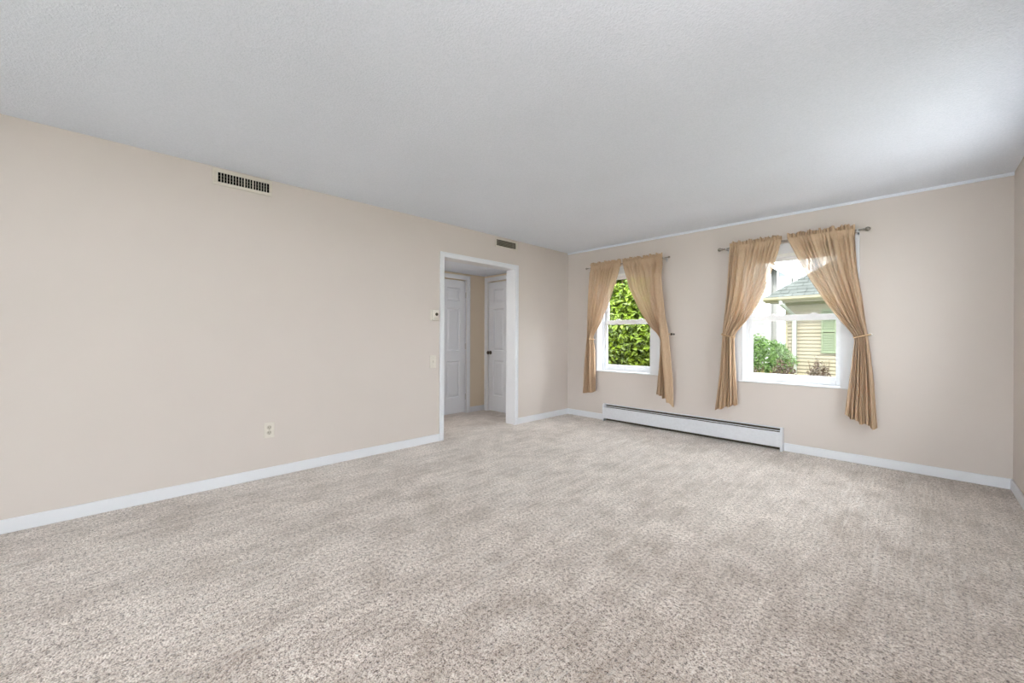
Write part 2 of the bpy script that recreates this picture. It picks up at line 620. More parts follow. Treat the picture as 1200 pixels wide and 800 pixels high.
# ------------------------------------------------------------------ hallway doors
def make_door(n, loc, rz, w, h, knob_x=None, hinge_x=None):
    """local x along the wall 0..w, room face at y=0 facing -y"""
    d = struct(empty('door_%d' % n, loc, rz))
    T, Dm = M['trim'], M['door']
    cs = 0.062
    for a in (-0.012 - cs, w + 0.012):
        bm = bmesh.new()
        bm_box(bm, a, a + cs, -0.015, 0, 0, h + 0.012 + cs)
        e = a if a < 0 else a + cs - 0.016
        bm_box(bm, e, e + 0.016, -0.021, -0.015, 0, h + 0.012 + cs)
        finish('side_casing', bm, T, d, False, 0.003)
    boxes('head_casing', [(-0.012 - cs, w + 0.012 + cs, -0.0145, 0, h + 0.012, h + 0.012 + cs),
                          (-0.012 - cs, w + 0.012 + cs, -0.0205, -0.0145, h + 0.058, h + 0.074)], T, d, 0.003)
    for a in (-0.012, w + 0.004):
        box('jamb', (a, a + 0.008, 0, 0.1, 0, h + 0.010), T, d)
    # six raised panels: slab built as stiles and rails around recessed fields
    sx = [0.0, 0.105, w / 2 - 0.045, w / 2 + 0.045, w - 0.105, w]
    sz = [0.014, 0.25, 0.80, 0.95, 1.60, 1.70, 1.90, h]
    f0, f1 = 0.010, 0.045
    bs = []
    for i in (0, 2, 4):
        bs.append((sx[i] + (0.004 if i == 0 else 0), sx[i + 1] - (0.004 if i == 4 else 0), f0, f1, sz[0], h - 0.006))
    for k in (0, 2, 4, 6):
        for i in (1, 3):
            bs.append((sx[i], sx[i + 1], f0, f1, sz[k], sz[k + 1] - (0.006 if k == 6 else 0)))
    slab = boxes('slab', bs, Dm, d)
    for k in (1, 3, 5):
        for i in (1, 3):
            bm = bmesh.new()
            x0, x1, z0, z1 = sx[i], sx[i + 1], sz[k], sz[k + 1]
            r = [[(x0, f0), (x1, f0)], ]
            loops = []
            for ins, y in ((0.0, f0), (0.010, f0 + 0.013), (0.022, f0 + 0.013), (0.045, f0 + 0.004)):
                loops.append([bm.verts.new(p) for p in ((x0 + ins, y, z0 + ins), (x1 - ins, y, z0 + ins),
                                                        (x1 - ins, y, z1 - ins), (x0 + ins, y, z1 - ins))])
            for A, B in zip(loops, loops[1:]):
                for q in range(4):
                    bm.faces.new((A[q], A[(q + 1) % 4], B[(q + 1) % 4], B[q]))
            bm.faces.new(loops[-1])
            p = finish('panel', bm, Dm, slab)
    if knob_x is not None:
        bm = bmesh.new()
        bm_lathe(bm, [(f0, 0.03), (f0 - 0.008, 0.03), (f0 - 0.012, 0.012), (f0 - 0.035, 0.012), (f0 - 0.042, 0.022),
                      (f0 - 0.052, 0.028), (f0 - 0.062, 0.026), (f0 - 0.068, 0.012)], 'y', (knob_x, 0, 0.918))
        k = finish('knob', bm, M['knob'], d, True)
        k['label'] = 'dark bronze round knob'
    if hinge_x is not None:
        for z in (0.25, 1.02, 1.80):
            bm = bmesh.new()
            bm_tube(bm, [(hinge_x, 0.002, z - 0.045), (hinge_x, 0.002, z + 0.045)], 0.006, 8)
            bm_box(bm, hinge_x - 0.004, hinge_x + 0.004, 0.002, 0.02, z - 0.045, z + 0.045)
            finish('hinge', bm, M['steel'], d)
    return d


# door on the far wall of the hallway faces +x ; door on the end wall faces -y
make_door(1, (HX, 3.038, 0), math.pi / 2, 0.779, 2.021, None, 0.781)
make_door(2, (-4.758, HY, 0), 0.0, 0.768, 2.021, 0.045, None)


# ------------------------------------------------------------------ things on the left wall (facing +x)
def register(name, y0, y1, z0, z1, iy0, iy1, iz0, iz1, nblade, shade_mat, blade_mat, horizontal, label):
    c = ((y0 + y1) / 2, (z0 + z1) / 2)
    r = empty(name, (XL, c[0], c[1]))
    L = lambda b: (b[0], b[1], b[2] - c[0], b[3] - c[0], b[4] - c[1], b[5] - c[1])
    boxes('frame', [L(q) for q in ((0, 0.008, y0, y1, z0, iz0), (0, 0.008, y0, y1, iz1, z1),
                                   (0, 0.008, y0, iy0, iz0, iz1), (0, 0.008, iy1, y1, iz0, iz1))], M['cream'], r, 0.002)
    box('throat_shade', L((0.0002, 0.0012, iy0, iy1, iz0, iz1)), M[shade_mat], r)  # flat sheet on the wall, its colour stands for shade inside the vent
    if not horizontal:
        p = (iy1 - iy0) / nblade
        proto = None
        for i in range(1, nblade):
            wide = 0.0075 if i in (9, 12) else 0.0034
            y = iy0 + p * i
            box('blade', L((0.0014, 0.0075, y - wide / 2, y + wide / 2, iz0, iz1)), M[blade_mat], r)
        for i in (1, 2):
            z = iz0 + (iz1 - iz0) * i / 3
            box('rear_bar', L((0.0012, 0.0020, iy0, iy1, z - 0.001, z + 0.001)), M['grey'], r)
    else:
        for i in range(1, nblade):
            z = iz0 + (iz1 - iz0) * i / nblade
            bm = bmesh.new()
            bm_box(bm, -0.0008, 0.0008, iy0 - c[0], iy1 - c[0], -0.006, 0.006)
            o = finish('louver', bm, M[blade_mat], r)
            o.location = (0.0046, 0, z - c[1])
            o.rotation_euler = (0, -0.35, 0)
        for y in (iy0 + 0.03, iy1 - 0.05):
            box('rear_bar', L((0.0012, 0.002, y - 0.002, y + 0.002, iz0, iz1)), M['cream'], r)
    for y in (y0 + 0.012, y1 - 0.012):
        bm = bmesh.new()
        bm_lathe(bm, [(0.008, 0.004), (0.0095, 0.0035), (0.010, 0.0015)], 'x', (0, y - c[0], 0), 8)
        finish('screw', bm, M['cream'], r)
    return tag(r, label, 'air vent', 'wall vents')


register('air_vent', 0.518, 0.914, 2.306, 2.430, 0.552, 0.894, 2.331, 2.404, 18, 'dark', 'cream', False,
         'cream wall vent with black vertical slots high on the long blank wall')
register('air_vent', 3.399, 3.798, 2.304, 2.416, 3.424, 3.768, 2.324, 2.400, 5, 'brown', 'grey', True,
         'small vent with grey-brown grille above the doorway')

# thermostat
t = empty('thermostat', (XL, 2.4985, 1.3975))
box('back_plate', (0, 0.006, -0.046, 0.046, -0.060, 0.060), M['ivory'], t, 0.002)
box('housing', (0.006, 0.034, -0.043, 0.043, -0.057, 0.057), M['ivory'], t, 0.006)
bm = bmesh.new()
bm_lathe(bm, [(0.034, 0.017), (0.042, 0.016), (0.045, 0.012)], 'x', (0, 0.010, 0.010), 20)
dl = finish('dial', bm, M['brown'], t, False, 0)
dl['label'] = 'dark round dial'
boxes('vent_slots', [(0.0335, 0.0345, -0.03, 0.03, z, z + 0.003) for z in (-0.046, -0.038, -0.030)], M['ivoryd'], t)
tag(t, 'small ivory thermostat box with dark dial beside the doorway', 'thermostat')

# light switch
s = empty('light_switch', (XL, 2.4845, 0.887))
box('face_plate', (0, 0.006, -0.0415, 0.0415, -0.070, 0.070), M['ivory'], s, 0.003)
box('toggle_well', (0.006, 0.0068, -0.006, 0.006, -0.013, 0.013), M['ivoryd'], s)
bm = bmesh.new()
vv = [bm.verts.new(p) for p in ((0.0066, -0.004, -0.008), (0.0066, 0.004, -0.008), (0.0066, 0.004, 0.008), (0.0066, -0.004, 0.008),
                                (0.017, -0.003, 0.004), (0.017, 0.003, 0.004), (0.015, 0.003, 0.012), (0.015, -0.003, 0.012))]
for q in ((0, 1, 2, 3), (4, 5, 6, 7), (0, 1, 5, 4), (1, 2, 6, 5), (2, 3, 7, 6), (3, 0, 4, 7)):
    bm.faces.new([vv[i] for i in q])
finish('toggle', bm, M['ivory'], s)
for z in (-0.045, 0.045):
    bm = bmesh.new()
    bm_lathe(bm, [(0.006, 0.0035), (0.0072, 0.003), (0.0075, 0.001)], 'x', (0, 0, z), 8)
    finish('screw', bm, M['ivoryd'], s)
tag(s, 'ivory toggle light switch on the wall below the thermostat', 'light switch')

# power outlet
s = empty('power_outlet', (XL, 0.9015, 0.3875))
box('face_plate', (0, 0.007, -0.0385, 0.0385, -0.0625, 0.0625), M['ivory'], s, 0.003)
for z in (-0.021, 0.021):
    bm = bmesh.new()
    bm_lathe(bm, [(0.007, 0.0175), (0.0088, 0.0170), (0.0090, 0.010)], 'x', (0, 0, z), 20)
    rc = finish('receptacle', bm, M['ivoryd'], s)
    boxes('slots', [(0.0088, 0.0094, -0.008, -0.0055, z - 0.002, z + 0.008), (0.0088, 0.0094, 0.0055, 0.008, z - 0.002, z + 0.008),
                    (0.0088, 0.0094, -0.002, 0.002, z - 0.011, z - 0.007)], M['brown'], rc)
bm = bmesh.new()
bm_lathe(bm, [(0.007, 0.003), (0.008, 0.0025), (0.0083, 0.001)], 'x', (0, 0, 0), 8)
finish('screw', bm, M['ivoryd'], s)
tag(s, 'ivory double power outlet low on the long blank wall', 'power outlet')

# added torchiere floor lamp, unseen beside the camera, brightening the ceiling
fl = empty('added_floor_lamp', (0.30, 0.60, 0))
bm = bmesh.new()
bm_lathe(bm, [(0.001, 0.14), (0.018, 0.14), (0.026, 0.10), (0.030, 0.02)], 'z', (0, 0, 0), 28)
finish('base', bm, M['pewter'], fl, True)
bm = bmesh.new()
bm_tube(bm, [(0, 0, 0.028), (0, 0, 1.70)], 0.012, 12)
finish('pole', bm, M['pewter'], fl, True)
bm = bmesh.new()
bm_lathe(bm, [(1.70, 0.03), (1.72, 0.09), (1.77, 0.15), (1.82, 0.18), (1.815, 0.172), (1.77, 0.14), (1.73, 0.08)], 'z', (0, 0, 0), 28)
finish('bowl_shade', bm, M['white_knob'], fl, True)
pl = bpy.data.objects.new('bulb_light', bpy.data.lights.new('bulb_light', 'POINT'))
col.objects.link(pl)
pl.data.energy = 33
pl.data.shadow_soft_size = 0.06
pl.data.color = (1.0, 0.985, 0.97)
pl.parent = fl
pl.location = (0, 0, 1.84)
tag(fl, 'added torchiere floor lamp with a white bowl, unseen beside the viewpoint', 'lamp')

# added flush ceiling lamp brightening the hallway, out of sight round the corner
lp = empty('added_ceiling_lamp', (-4.38, 2.1, HC))
bm = bmesh.new()
bm_lathe(bm, [(0, 0.15), (-0.018, 0.15), (-0.02, 0.14)], 'z', (0, 0, 0), 28)
finish('canopy', bm, M['cream'], lp, True)
bm = bmesh.new()
bm_lathe(bm, [(-0.018, 0.14), (-0.05, 0.13), (-0.075, 0.10), (-0.09, 0.05), (-0.093, 0.01)], 'z', (0, 0, 0), 28)
lm_, nt_, b_ = new_mat('added_lamp_opal')
b_.inputs['Base Color'].default_value = (0.9, 0.9, 0.9, 1)
b_.inputs['Emission Color'].default_value = (1.0, 0.98, 0.96, 1)
b_.inputs['Emission Strength'].default_value = 36.0
finish('dome', bm, lm_, lp, True)
tag(lp, 'added round white flush ceiling lamp, unseen in the hallway beyond the doorway', 'lamp')

# ------------------------------------------------------------------ baseboard heater under the windows
hx0, hx1 = -3.085, -0.958
h = empty('baseboard_heater', ((hx0 + hx1) / 2, YB, 0))
hw = (hx1 - hx0) / 2
bm = bmesh.new()
bm_box(bm, -hw + 0.02, hw - 0.02, -0.044, 0, 0.230, 0.236)
bm_box(bm, -hw + 0.02, hw - 0.02, -0.003, 0, 0.200, 0.230)
finish('top_hood', bm, M['heater'], h)
box('back_plate', (-hw + 0.02, hw - 0.02, -0.004, -0.0005, 0.004, 0.228), M['brown'], h)  # brown colour stands for the shade inside the heater
bm = bmesh.new()
pr = [(-0.066, 0.040), (-0.068, 0.044), (-0.068, 0.186), (-0.062, 0.194), (-0.058, 0.194), (-0.064, 0.184), (-0.064, 0.044), (-0.062, 0.040)]
ee = [[bm.verts.new((x, a, b)) for a, b in pr] for x in (-hw + 0.02, hw - 0.02)]
for i in range(len(pr)):
    j = (i + 1) % len(pr)
    bm.faces.new((ee[0][i], ee[0][j], ee[1][j], ee[1][i]))
bm.faces.new(ee[0]); bm.faces.new(ee[1])
finish('front_panel', bm, M['heater'], h)
bm = bmesh.new()
pr = [(-0.052, 0.203), (-0.058, 0.205), (-0.054, 0.211), (-0.048, 0.209)]
ee = [[bm.verts.new((x, a, b)) for a, b in pr] for x in (-hw + 0.02, hw - 0.02)]
for i in range(4):
    j = (i + 1) % 4
    bm.faces.new((ee[0][i], ee[0][j], ee[1][j], ee[1][i]))
bm.faces.new(ee[0]); bm.faces.new(ee[1])
finish('damper', bm, M['heater'], h)
bm = bmesh.new()
bm_tube(bm, [(-hw + 0.02, -0.034, 0.11), (hw - 0.02, -0.034, 0.11)], 0.011, 8)
nf = 150
for i in range(nf):
    x = -hw + 0.04 + (2 * hw - 0.08) * i / (nf - 1)
    bm_box(bm, x - 0.0006, x + 0.0006, -0.058, -0.010, 0.075, 0.145)
fe = finish('fin_element', bm, M['brown'], h)  # fins coloured brown for the shade behind the front panel
fe['kind'] = 'stuff'
for sx in (-1, 1):
    bm = bmesh.new()
    x0, x1 = (-hw, -hw + 0.022) if sx < 0 else (hw - 0.022, hw)
    sec = [(0, 0), (-0.070, 0), (-0.070, 0.205), (-0.054, 0.238), (0, 0.238)]
    ee = [[bm.verts.new((x, a, b)) for a, b in sec] for x in (x0, x1)]
    for i in range(5):
        j = (i + 1) % 5
        bm.faces.new((ee[0][i], ee[0][j], ee[1][j], ee[1][i]))
    bm.faces.new(ee[0]); bm.faces.new(ee[1])
    finish('end_cap', bm, M['heater'], h, False, 0.003)
tag(h, 'long white metal baseboard heater below both windows', 'heater')


# ------------------------------------------------------------------ curtains
YR = YB - 0.08     # rod line
ZR = 2.152


def interp(pts, z):
    """pts sorted by falling z: (x, z); smooth monotone interpolation"""
    if z >= pts[0][1]:
        return pts[0][0]
    for (xa, za), (xb, zb) in zip(pts, pts[1:]):
        if z >= zb:
            return xa + (xb - xa) * (za - z) / (za - zb)
    return pts[-1][0]


def smooth_profile(pts, n=120):
    z0, z1 = pts[0][1], pts[-1][1]
    zs = [z0 + (z1 - z0) * i / (n - 1) for i in range(n)]
    xs = [interp(pts, z) for z in zs]
    for _ in range(10):
        xs = [xs[0]] + [(xs[i - 1] + 2 * xs[i] + xs[i + 1]) / 4 for i in range(1, n - 1)] + [xs[-1]]
    return lambda z: xs[0] if z >= z0 else (xs[-1] if z <= z1 else
                     (lambda f: xs[int(f)] * (1 - f % 1) + xs[min(int(f) + 1, n - 1)] * (f % 1))((z0 - z) / (z0 - z1) * (n - 1)))


def ss(a, b, x):
    t = max(0.0, min(1.0, (x - a) / (b - a)))
    return t * t * (3 - 2 * t)


def cusp(t):
    """fold profile: rounded towards the room, sharp crease at the back; -1..1, negative = towards the room"""
    return 1.0 - 2.0 * abs(math.sin(math.pi * t)) ** 1.1


def make_curtain(seed, inner, outer, ztie, zb_in, zb_out, label, column=None):
    rnd = random.Random(seed)
    xi, xo = smooth_profile(inner), smooth_profile(outer)
    xc = smooth_profile(column) if column else None
    cx = (inner[0][0] + outer[0][0]) / 2
    root = empty('curtain', (cx, YR, ZR))
    NS, NT = 220, 110
    np_top, np_low = 15, 6
    ph = [rnd.uniform(0, 6.28) for _ in range(8)]
    gather = lambda s: s + 0.030 * math.sin(9 * s + ph[0]) + 0.014 * math.sin(21 * s + ph[1])
    pocket_top, pocket_bot = ZR + 0.016, ZR - 0.035
    bm = bmesh.new()
    rows = []
    for j in range(NT + 1):
        t = j / NT
        row = []
        for i in range(NS + 1):
            s = i / NS
            zb = zb_in + (zb_out - zb_in) * s + 0.010 * math.sin(2 * math.pi * 3 * s + ph[2])
            z = pocket_top + (zb - pocket_top) * (t ** 0.92)
            a, b = xi(z), xo(z)
            below = ss(ztie + 0.03, ztie - 0.35, z)           # 0 above the tie, 1 well below
            near = math.exp(-((z - ztie) / 0.10) ** 2)        # cinched zone
            inpk = ss(pocket_bot - 0.03, pocket_bot + 0.005, z)
            w_low = ss(2.05, 1.30, z)
            g = gather(s)
            hi = cusp(np_top * g + ph[3]) * (0.7 + 0.5 * math.sin(17 * g + ph[4]))
            lo = cusp(np_low * g + ph[5] + 0.10 * math.sin(3 * z + ph[6])) * (0.75 + 0.45 * math.sin(11 * g + ph[0] + z)) \
                + 0.35 * cusp(np_low * 2.3 * g + ph[7] + 0.15 * z)
            amp_hi = 0.024 * (1 - w_low) + 0.006 * w_low
            amp_lo = 0.015 * (1 - w_low) + 0.040 * w_low * (1 - 0.2 * near) + 0.004 * below
            y = -0.004 + hi * amp_hi + lo * amp_lo
            # bundle is rounded in plan where it is tied
            u = 2 * s - 1
            y -= near * 0.030 * math.sqrt(max(0.0, 1 - u * u))
            y -= 0.012 * below * math.sqrt(max(0.0, 1 - u * u))
            y *= (1 - inpk)
            y += inpk * (-0.013 + 0.005 * hi)
            tl = np_low * g + ph[5] + 0.10 * math.sin(3 * z + ph[6])
            th = np_top * g + ph[3]
            edge = ss(0.0, 0.08, s) * ss(1.0, 0.92, s)
            xx = a + (b - a) * (s - edge * (w_low * 0.62 * math.sin(2 * math.pi * tl) / (2 * math.pi * np_low)
                                            + (1 - w_low) * 0.55 * math.sin(2 * math.pi * th) / (2 * math.pi * np_top)))
            if column:
                c_ = xc(z)
                if s < 0.6:
                    xx = a + (c_ + 0.035 - a) * (s / 0.6)
                    y += 0.012 * ss(2.12, 1.9, z)
                else:
                    q = (s - 0.6) / 0.4
                    xx = c_ + (b - c_) * q
                    fr = ss(2.14, 1.9, z)
                    y = (1 - fr) * y + fr * (-0.045 - 0.018 * math.sin(math.pi * q) + 0.25 * hi * 0.013 + 0.006 * math.sin(9 * q + 2))
                    y += fr * 0.05 * (1 - ss(0.0, 0.10, q)) 
            # cloth may not pass the wall
            y = min(y, 0.048)
            row.append(bm.verts.new((xx - cx, y, z - ZR)))
        rows.append(row)
    for j in range(NT):
        for i in range(NS):
            bm.faces.new((rows[j][i], rows[j][i + 1], rows[j + 1][i + 1], rows[j + 1][i]))
    last = [v.co.copy() for v in rows[-1]]
    prev = [v.co.copy() for v in rows[-6]]
    finish('drape', bm, M['cloth'], root, True)
    bm = bmesh.new()
    ha = [bm.verts.new((p.x, p.y - 0.0025, p.z)) for p in prev]
    hb = [bm.verts.new((p.x, p.y - 0.0025, p.z - 0.002)) for p in last]
    for i in range(NS):
        bm.faces.new((ha[i], ha[i + 1], hb[i + 1], hb[i]))
    finish('hem', bm, M['cloth'], root, True)
    # back of rod pocket
    bm = bmesh.new()
    rows = []
    for j in range(5):
        z = pocket_top - (pocket_top - pocket_bot) * j / 4
        rows.append([bm.verts.new((xi(z) + (xo(z) - xi(z)) * i / NS - cx,
                                   0.013 * math.sin(math.pi * (0.15 + 0.7 * j / 4)) + 0.003 * math.sin(2 * math.pi * np_top * gather(i / NS) + ph[3]),
                                   z - ZR)) for i in range(NS + 1)])
    for j in range(4):
        for i in range(NS):
            bm.faces.new((rows[j][i], rows[j][i + 1], rows[j + 1][i + 1], rows[j + 1][i]))
    finish('rod_pocket', bm, M['cloth'], root, True)
    # frilled heading above the rod, double layer
    bm = bmesh.new()
    for layer in (-1, 1):
        rows = []
        for j in range(7):
            q = j / 6
            row = []
            for i in range(NS + 1):
                s = i / NS
                g = gather(s)
                fr = math.sin(2 * math.pi * np_top * 1.4 * g + ph[3] + layer * 0.7) + 0.5 * math.sin(2 * math.pi * np_top * 2.7 * g + ph[1])
                htop = 0.040 + 0.008 * math.sin(2 * math.pi * 6 * g + ph[2]) + 0.010 * math.sin(2 * math.pi * 11 * g + ph[4] + layer)
                z = pocket_top + htop * q
                y = layer * (0.011 - 0.002 * q) + fr * (0.003 + 0.018 * q)
                xx = xi(pocket_top) + (xo(pocket_top) - xi(pocket_top)) * s + 0.006 * q * math.cos(2 * math.pi * np_top * 1.4 * g)
                row.append(bm.verts.new((xx - cx, y, z - ZR)))
            rows.append(row)
        for j in range(6):
            for i in range(NS):
                bm.faces.new((rows[j][i], rows[j][i + 1], rows[j + 1][i + 1], rows[j + 1][i]))
    finish('frilled_heading', bm, M['cloth'], root, True)
    tag(root, label, 'curtain', 'tan tie-back curtains')
    return root


P_W1L_in = [(-2.793, 2.169), (-2.882, 1.891), (-2.987, 1.589), (-3.109, 1.345), (-3.221, 1.19), (-3.215, 1.12), (-3.197, 1.0), (-3.189, 0.525), (-3.188, 0.35)]
P_W1L_out = [(-3.268, 2.189), (-3.295, 1.764), (-3.302, 1.226), (-3.307, 1.14), (-3.334, 0.771), (-3.354, 0.35)]
P_W1R_in = [(-2.767, 2.165), (-2.666, 1.809), (-2.531, 1.543), (-2.378, 1.303), (-2.243, 1.188), (-2.221, 1.135), (-2.242, 0.827), (-2.278, 0.445), (-2.285, 0.33)]
P_W1R_out = [(-2.226, 2.197), (-2.205, 1.829), (-2.162, 1.441), (-2.118, 1.22), (-2.095, 1.001), (-2.059, 0.59), (-2.051, 0.33)]
P_W2L_in = [(-0.961, 2.188), (-1.024, 1.952), (-1.095, 1.722), (-1.172, 1.521), (-1.293, 1.326), (-1.392, 1.216), (-1.401, 1.178), (-1.391, 0.87), (-1.373, 0.47), (-1.37, 0.33)]
P_W2L_out = [(-1.452, 2.189), (-1.48, 1.634), (-1.514, 1.245), (-1.517, 1.19), (-1.539, 0.795), (-1.591, 0.34)]
P_W2R_in = [(-0.925, 2.181), (-0.821, 1.926), (-0.727, 1.721), (-0.603, 1.489), (-0.496, 1.315), (-0.395, 1.179), (-0.400, 1.132), (-0.424, 0.863), (-0.462, 0.488), (-0.47, 0.33)]
P_W2R_out = [(-0.400, 2.212), (-0.397, 2.081), (-0.385, 1.821), (-0.342, 1.497), (-0.312, 1.233), (-0.295, 1.102), (-0.265, 0.766), (-0.241, 0.34)]

make_curtain(11, P_W1L_in, P_W1L_out, 1.135, 0.40, 0.375, 'slim tan curtain tied back on the corner side of the leafy green window')
make_curtain(23, P_W1R_in, P_W1R_out, 1.19, 0.46, 0.335, 'tan curtain with a straight front fold hanging right of the leafy green window',
             [(-2.345, 2.165), (-2.324, 2.06), (-2.312, 1.74), (-2.27, 1.51), (-2.243, 1.23), (-2.20, 0.77), (-2.155, 0.37)])
make_curtain(37, P_W2L_in, P_W2L_out, 1.185, 0.44, 0.355, 'tan curtain tied back left of the window facing the yellow house')
make_curtain(41, P_W2R_in, P_W2R_out, 1.18, 0.45, 0.350, 'widest tan curtain, flaring below its tie, right of the window facing the yellow house')


def make_rod(x0, x1, big, label):
    c = (x0 + x1) / 2
    r = empty('curtain_rod', (c, YR, ZR))
    bm = bmesh.new()
    bm_tube(bm, [(x0 - c, 0, 0), (x1 - c, 0, 0)], 0.007, 12)
    finish('pole', bm, M['pewter'], r, True)
    k = 1.0 if big else 0.72
    for e, sgn in ((x0 - c, -1), (x1 - c, 1)):
        bm = bmesh.new()
        bm_lathe(bm, [(sgn * a * k, b * k) for a, b in ((0, 0.009), (0.006, 0.013), (0.010, 0.008), (0.018, 0.013), (0.030, 0.019),
                                                        (0.042, 0.018), (0.052, 0.010), (0.056, 0.003))], 'x', (e, 0, 0), 16)
        finish('finial', bm, M['pewter'], r, True)
    for e in (x0 - c + 0.035, x1 - c - 0.035):
        bm = bmesh.new()
        bm_box(bm, e - 0.009, e + 0.009, YB - YR - 0.004, YB - YR, -0.04, 0.03)
        bm_box(bm, e - 0.005, e + 0.005, -0.012, YB - YR - 0.004, -0.016, -0.009)
        bm_box(bm, e - 0.005, e + 0.005, -0.014, -0.010, -0.016, 0.004)
        finish('bracket', bm, M['steel'], r)
    return tag(r, label, 'curtain rod', 'curtain rods over the windows')


make_rod(-3.325, -2.165, False, 'slim pewter curtain rod over the leafy green window')
make_rod(-1.525, -0.345, True, 'pewter curtain rod with knob ends over the window facing the yellow house')


def make_tieback(cx, rx, z, hook_x, hook_mat, tilt, label, ry=0.052, yoff=-0.018):
    r = empty('curtain_tieback', (cx, YR + yoff, z))
    bm = bmesh.new()
    pts = []
    for k in range(40):
        t = 2 * math.pi * k / 40
        pts.append((rx * math.cos(t), ry * math.sin(t), tilt * math.cos(t)))
    bm_tube(bm, pts, 0.0055, 8, True)
    finish('cord', bm, M['rope'], r, True)
    bm = bmesh.new()
    hy = YB - (YR + yoff)
    bm_lathe(bm, [(hy, 0.012), (hy - 0.006, 0.012), (hy - 0.010, 0.005), (hy - 0.055, 0.005), (hy - 0.060, 0.013), (hy - 0.072, 0.015), (hy - 0.078, 0.008)],
             'y', (hook_x - cx, 0, tilt * (1 if hook_x > cx else -1)), 14)
    finish('wall_hook', bm, M[hook_mat], r, True)
    return tag(r, label, 'tieback', 'curtain tiebacks')


make_tieback(-3.264, 0.052, 1.140, -3.318, 'rope', -0.010, 'tan cord tieback around the slim curtain nearest the corner')
make_tieback(-2.175, 0.050, 1.205, -2.108, 'knob', 0.0, 'cord tieback with a dark hook behind the straight-fold curtain', 0.045, 0.012)
make_tieback(-1.459, 0.064, 1.185, -1.527, 'rope', -0.016, 'tan cord tieback on the curtain left of the yellow house window')
make_tieback(-0.346, 0.058, 1.182, -0.290, 'white_knob', 0.014, 'tan cord tieback with a white knob on the widest curtain')

# ------------------------------------------------------------------ outdoors
GZ = -0.12
struct(box('ground', (-30, 25, YB + WT, 60, GZ - 0.2, GZ), M['lawn']))
struct(box('ground_front', (-30, 25, -20, YF - WT, GZ - 0.2, GZ), M['lawn']))
struct(box('ground_side', (XR + WT, 25, YF - WT, YB + WT, GZ - 0.2, GZ), M['lawn']))
struct(box('bounce_slab', (XR + WT, 6, YF - WT, YB + WT, GZ, GZ + 0.04), M['bounce_slab']))  # added pale slab, unseen, bounces light up to the ceiling
struct(box('bounce_slab_front', (-6, 6, YF - WT - 5, YF - WT, GZ, GZ + 0.04), M['bounce_slab']))  # second added slab, bounces light in through the front window
struct(box('planting_bed', (-6, 1.5, YB + WT + 0.02, 7.6, GZ, GZ + 0.03), M['mulch']))


def leaf_cloud(name, mat, parent, n, inside, size, rnd, flat=0.6, aspect=0.45):
    verts, faces = [], []
    for _ in range(n):
        p, nrm = inside(rnd)
        d = Vector((rnd.gauss(0, 1), rnd.gauss(0, 1), rnd.gauss(0, 0.8))).normalized()
        nn = (nrm * flat + Vector((rnd.gauss(0, .5), rnd.gauss(0, .5), rnd.gauss(0.3, .5)))).normalized()
        a = d.cross(nn)
        if a.length < 0.1:
            continue
        a.normalize()
        L = size * rnd.uniform(0.6, 1.25)
        W = L * aspect
        dd = nn.cross(a).normalized()
        k = len(verts)
        verts += [p - dd * L * 0.5, p + a * W * 0.5 + nn * W * 0.15, p + dd * L * 0.5 - nn * L * 0.12, p - a * W * 0.5 + nn * W * 0.15]
        faces += [(k, k + 1, k + 2), (k, k + 2, k + 3)]
    me = bpy.data.meshes.new(name)
    me.from_pydata([tuple(v) for v in verts], [], faces)
    me.materials.append(mat)
    o = bpy.data.objects.new(name, me)
    col.objects.link(o)
    o.parent = parent
    o['kind'] = 'stuff'
    return o


def ellipsoid_shell(rx, ry, rz, cz, lump=0.18, inner=0.55):
    def f(rnd):
        while True:
            d = Vector((rnd.gauss(0, 1), rnd.gauss(0, 1), rnd.gauss(0, 1)))
            if d.length > 0.1:
                break
        d.normalize()
        k = inner + (1 - inner) * rnd.random() ** 0.5
        k *= 1 + lump * math.sin(7 * d.x + 3 * d.z) * math.sin(6 * d.z + 2) + lump * 0.5 * math.sin(13 * d.y + 11 * d.x)
        return Vector((d.x * rx * k, d.y * ry * k, cz + d.z * rz * k)), d
    return f


def stems(name, parent, n, h, spread, rnd, r=0.02):
    bm = bmesh.new()
    for _ in range(n):
        a = rnd.uniform(0, 6.28)
        tip = Vector((math.cos(a), math.sin(a), 0)) * spread * rnd.uniform(0.3, 1)
        pts = [Vector((0, 0, 0)) + tip * 0.12, tip * 0.35 + Vector((0, 0, h * 0.4)), tip * 0.7 + Vector((0, 0, h * 0.75)), tip + Vector((0, 0, h * rnd.uniform(0.85, 1)))]
        bm_tube(bm, pts, [r, r * 0.8, r * 0.55, r * 0.25], 6)
    return finish(name, bm, M['bark'], parent, True)


rnd = random.Random(3)
# tall lime green shrub filling the corner-side window
b = empty('tall_shrub', (-4.55, 7.9, GZ))
stems('stems', b, 14, 2.7, 1.1, rnd, 0.035)
leaf_cloud('foliage', M['leaf_lime'], b, 38000, ellipsoid_shell(2.1, 0.9, 1.72, 1.42, 0.08, 0.25), 0.14, rnd, 0.7, 0.5)
tag(b, 'tall leafy lime green shrub filling the view through the corner-side window', 'shrub')

b = empty('round_bush', (-2.45, 10.2, GZ))
stems('stems', b, 12, 0.9, 0.5, rnd, 0.02)
leaf_cloud('foliage', M['leaf_green'], b, 9000, ellipsoid_shell(0.66, 0.6, 0.56, 0.78, 0.10, 0.4), 0.075, rnd, 0.6, 0.32)
tag(b, 'rounded green bush on the lawn in front of the white house', 'shrub')

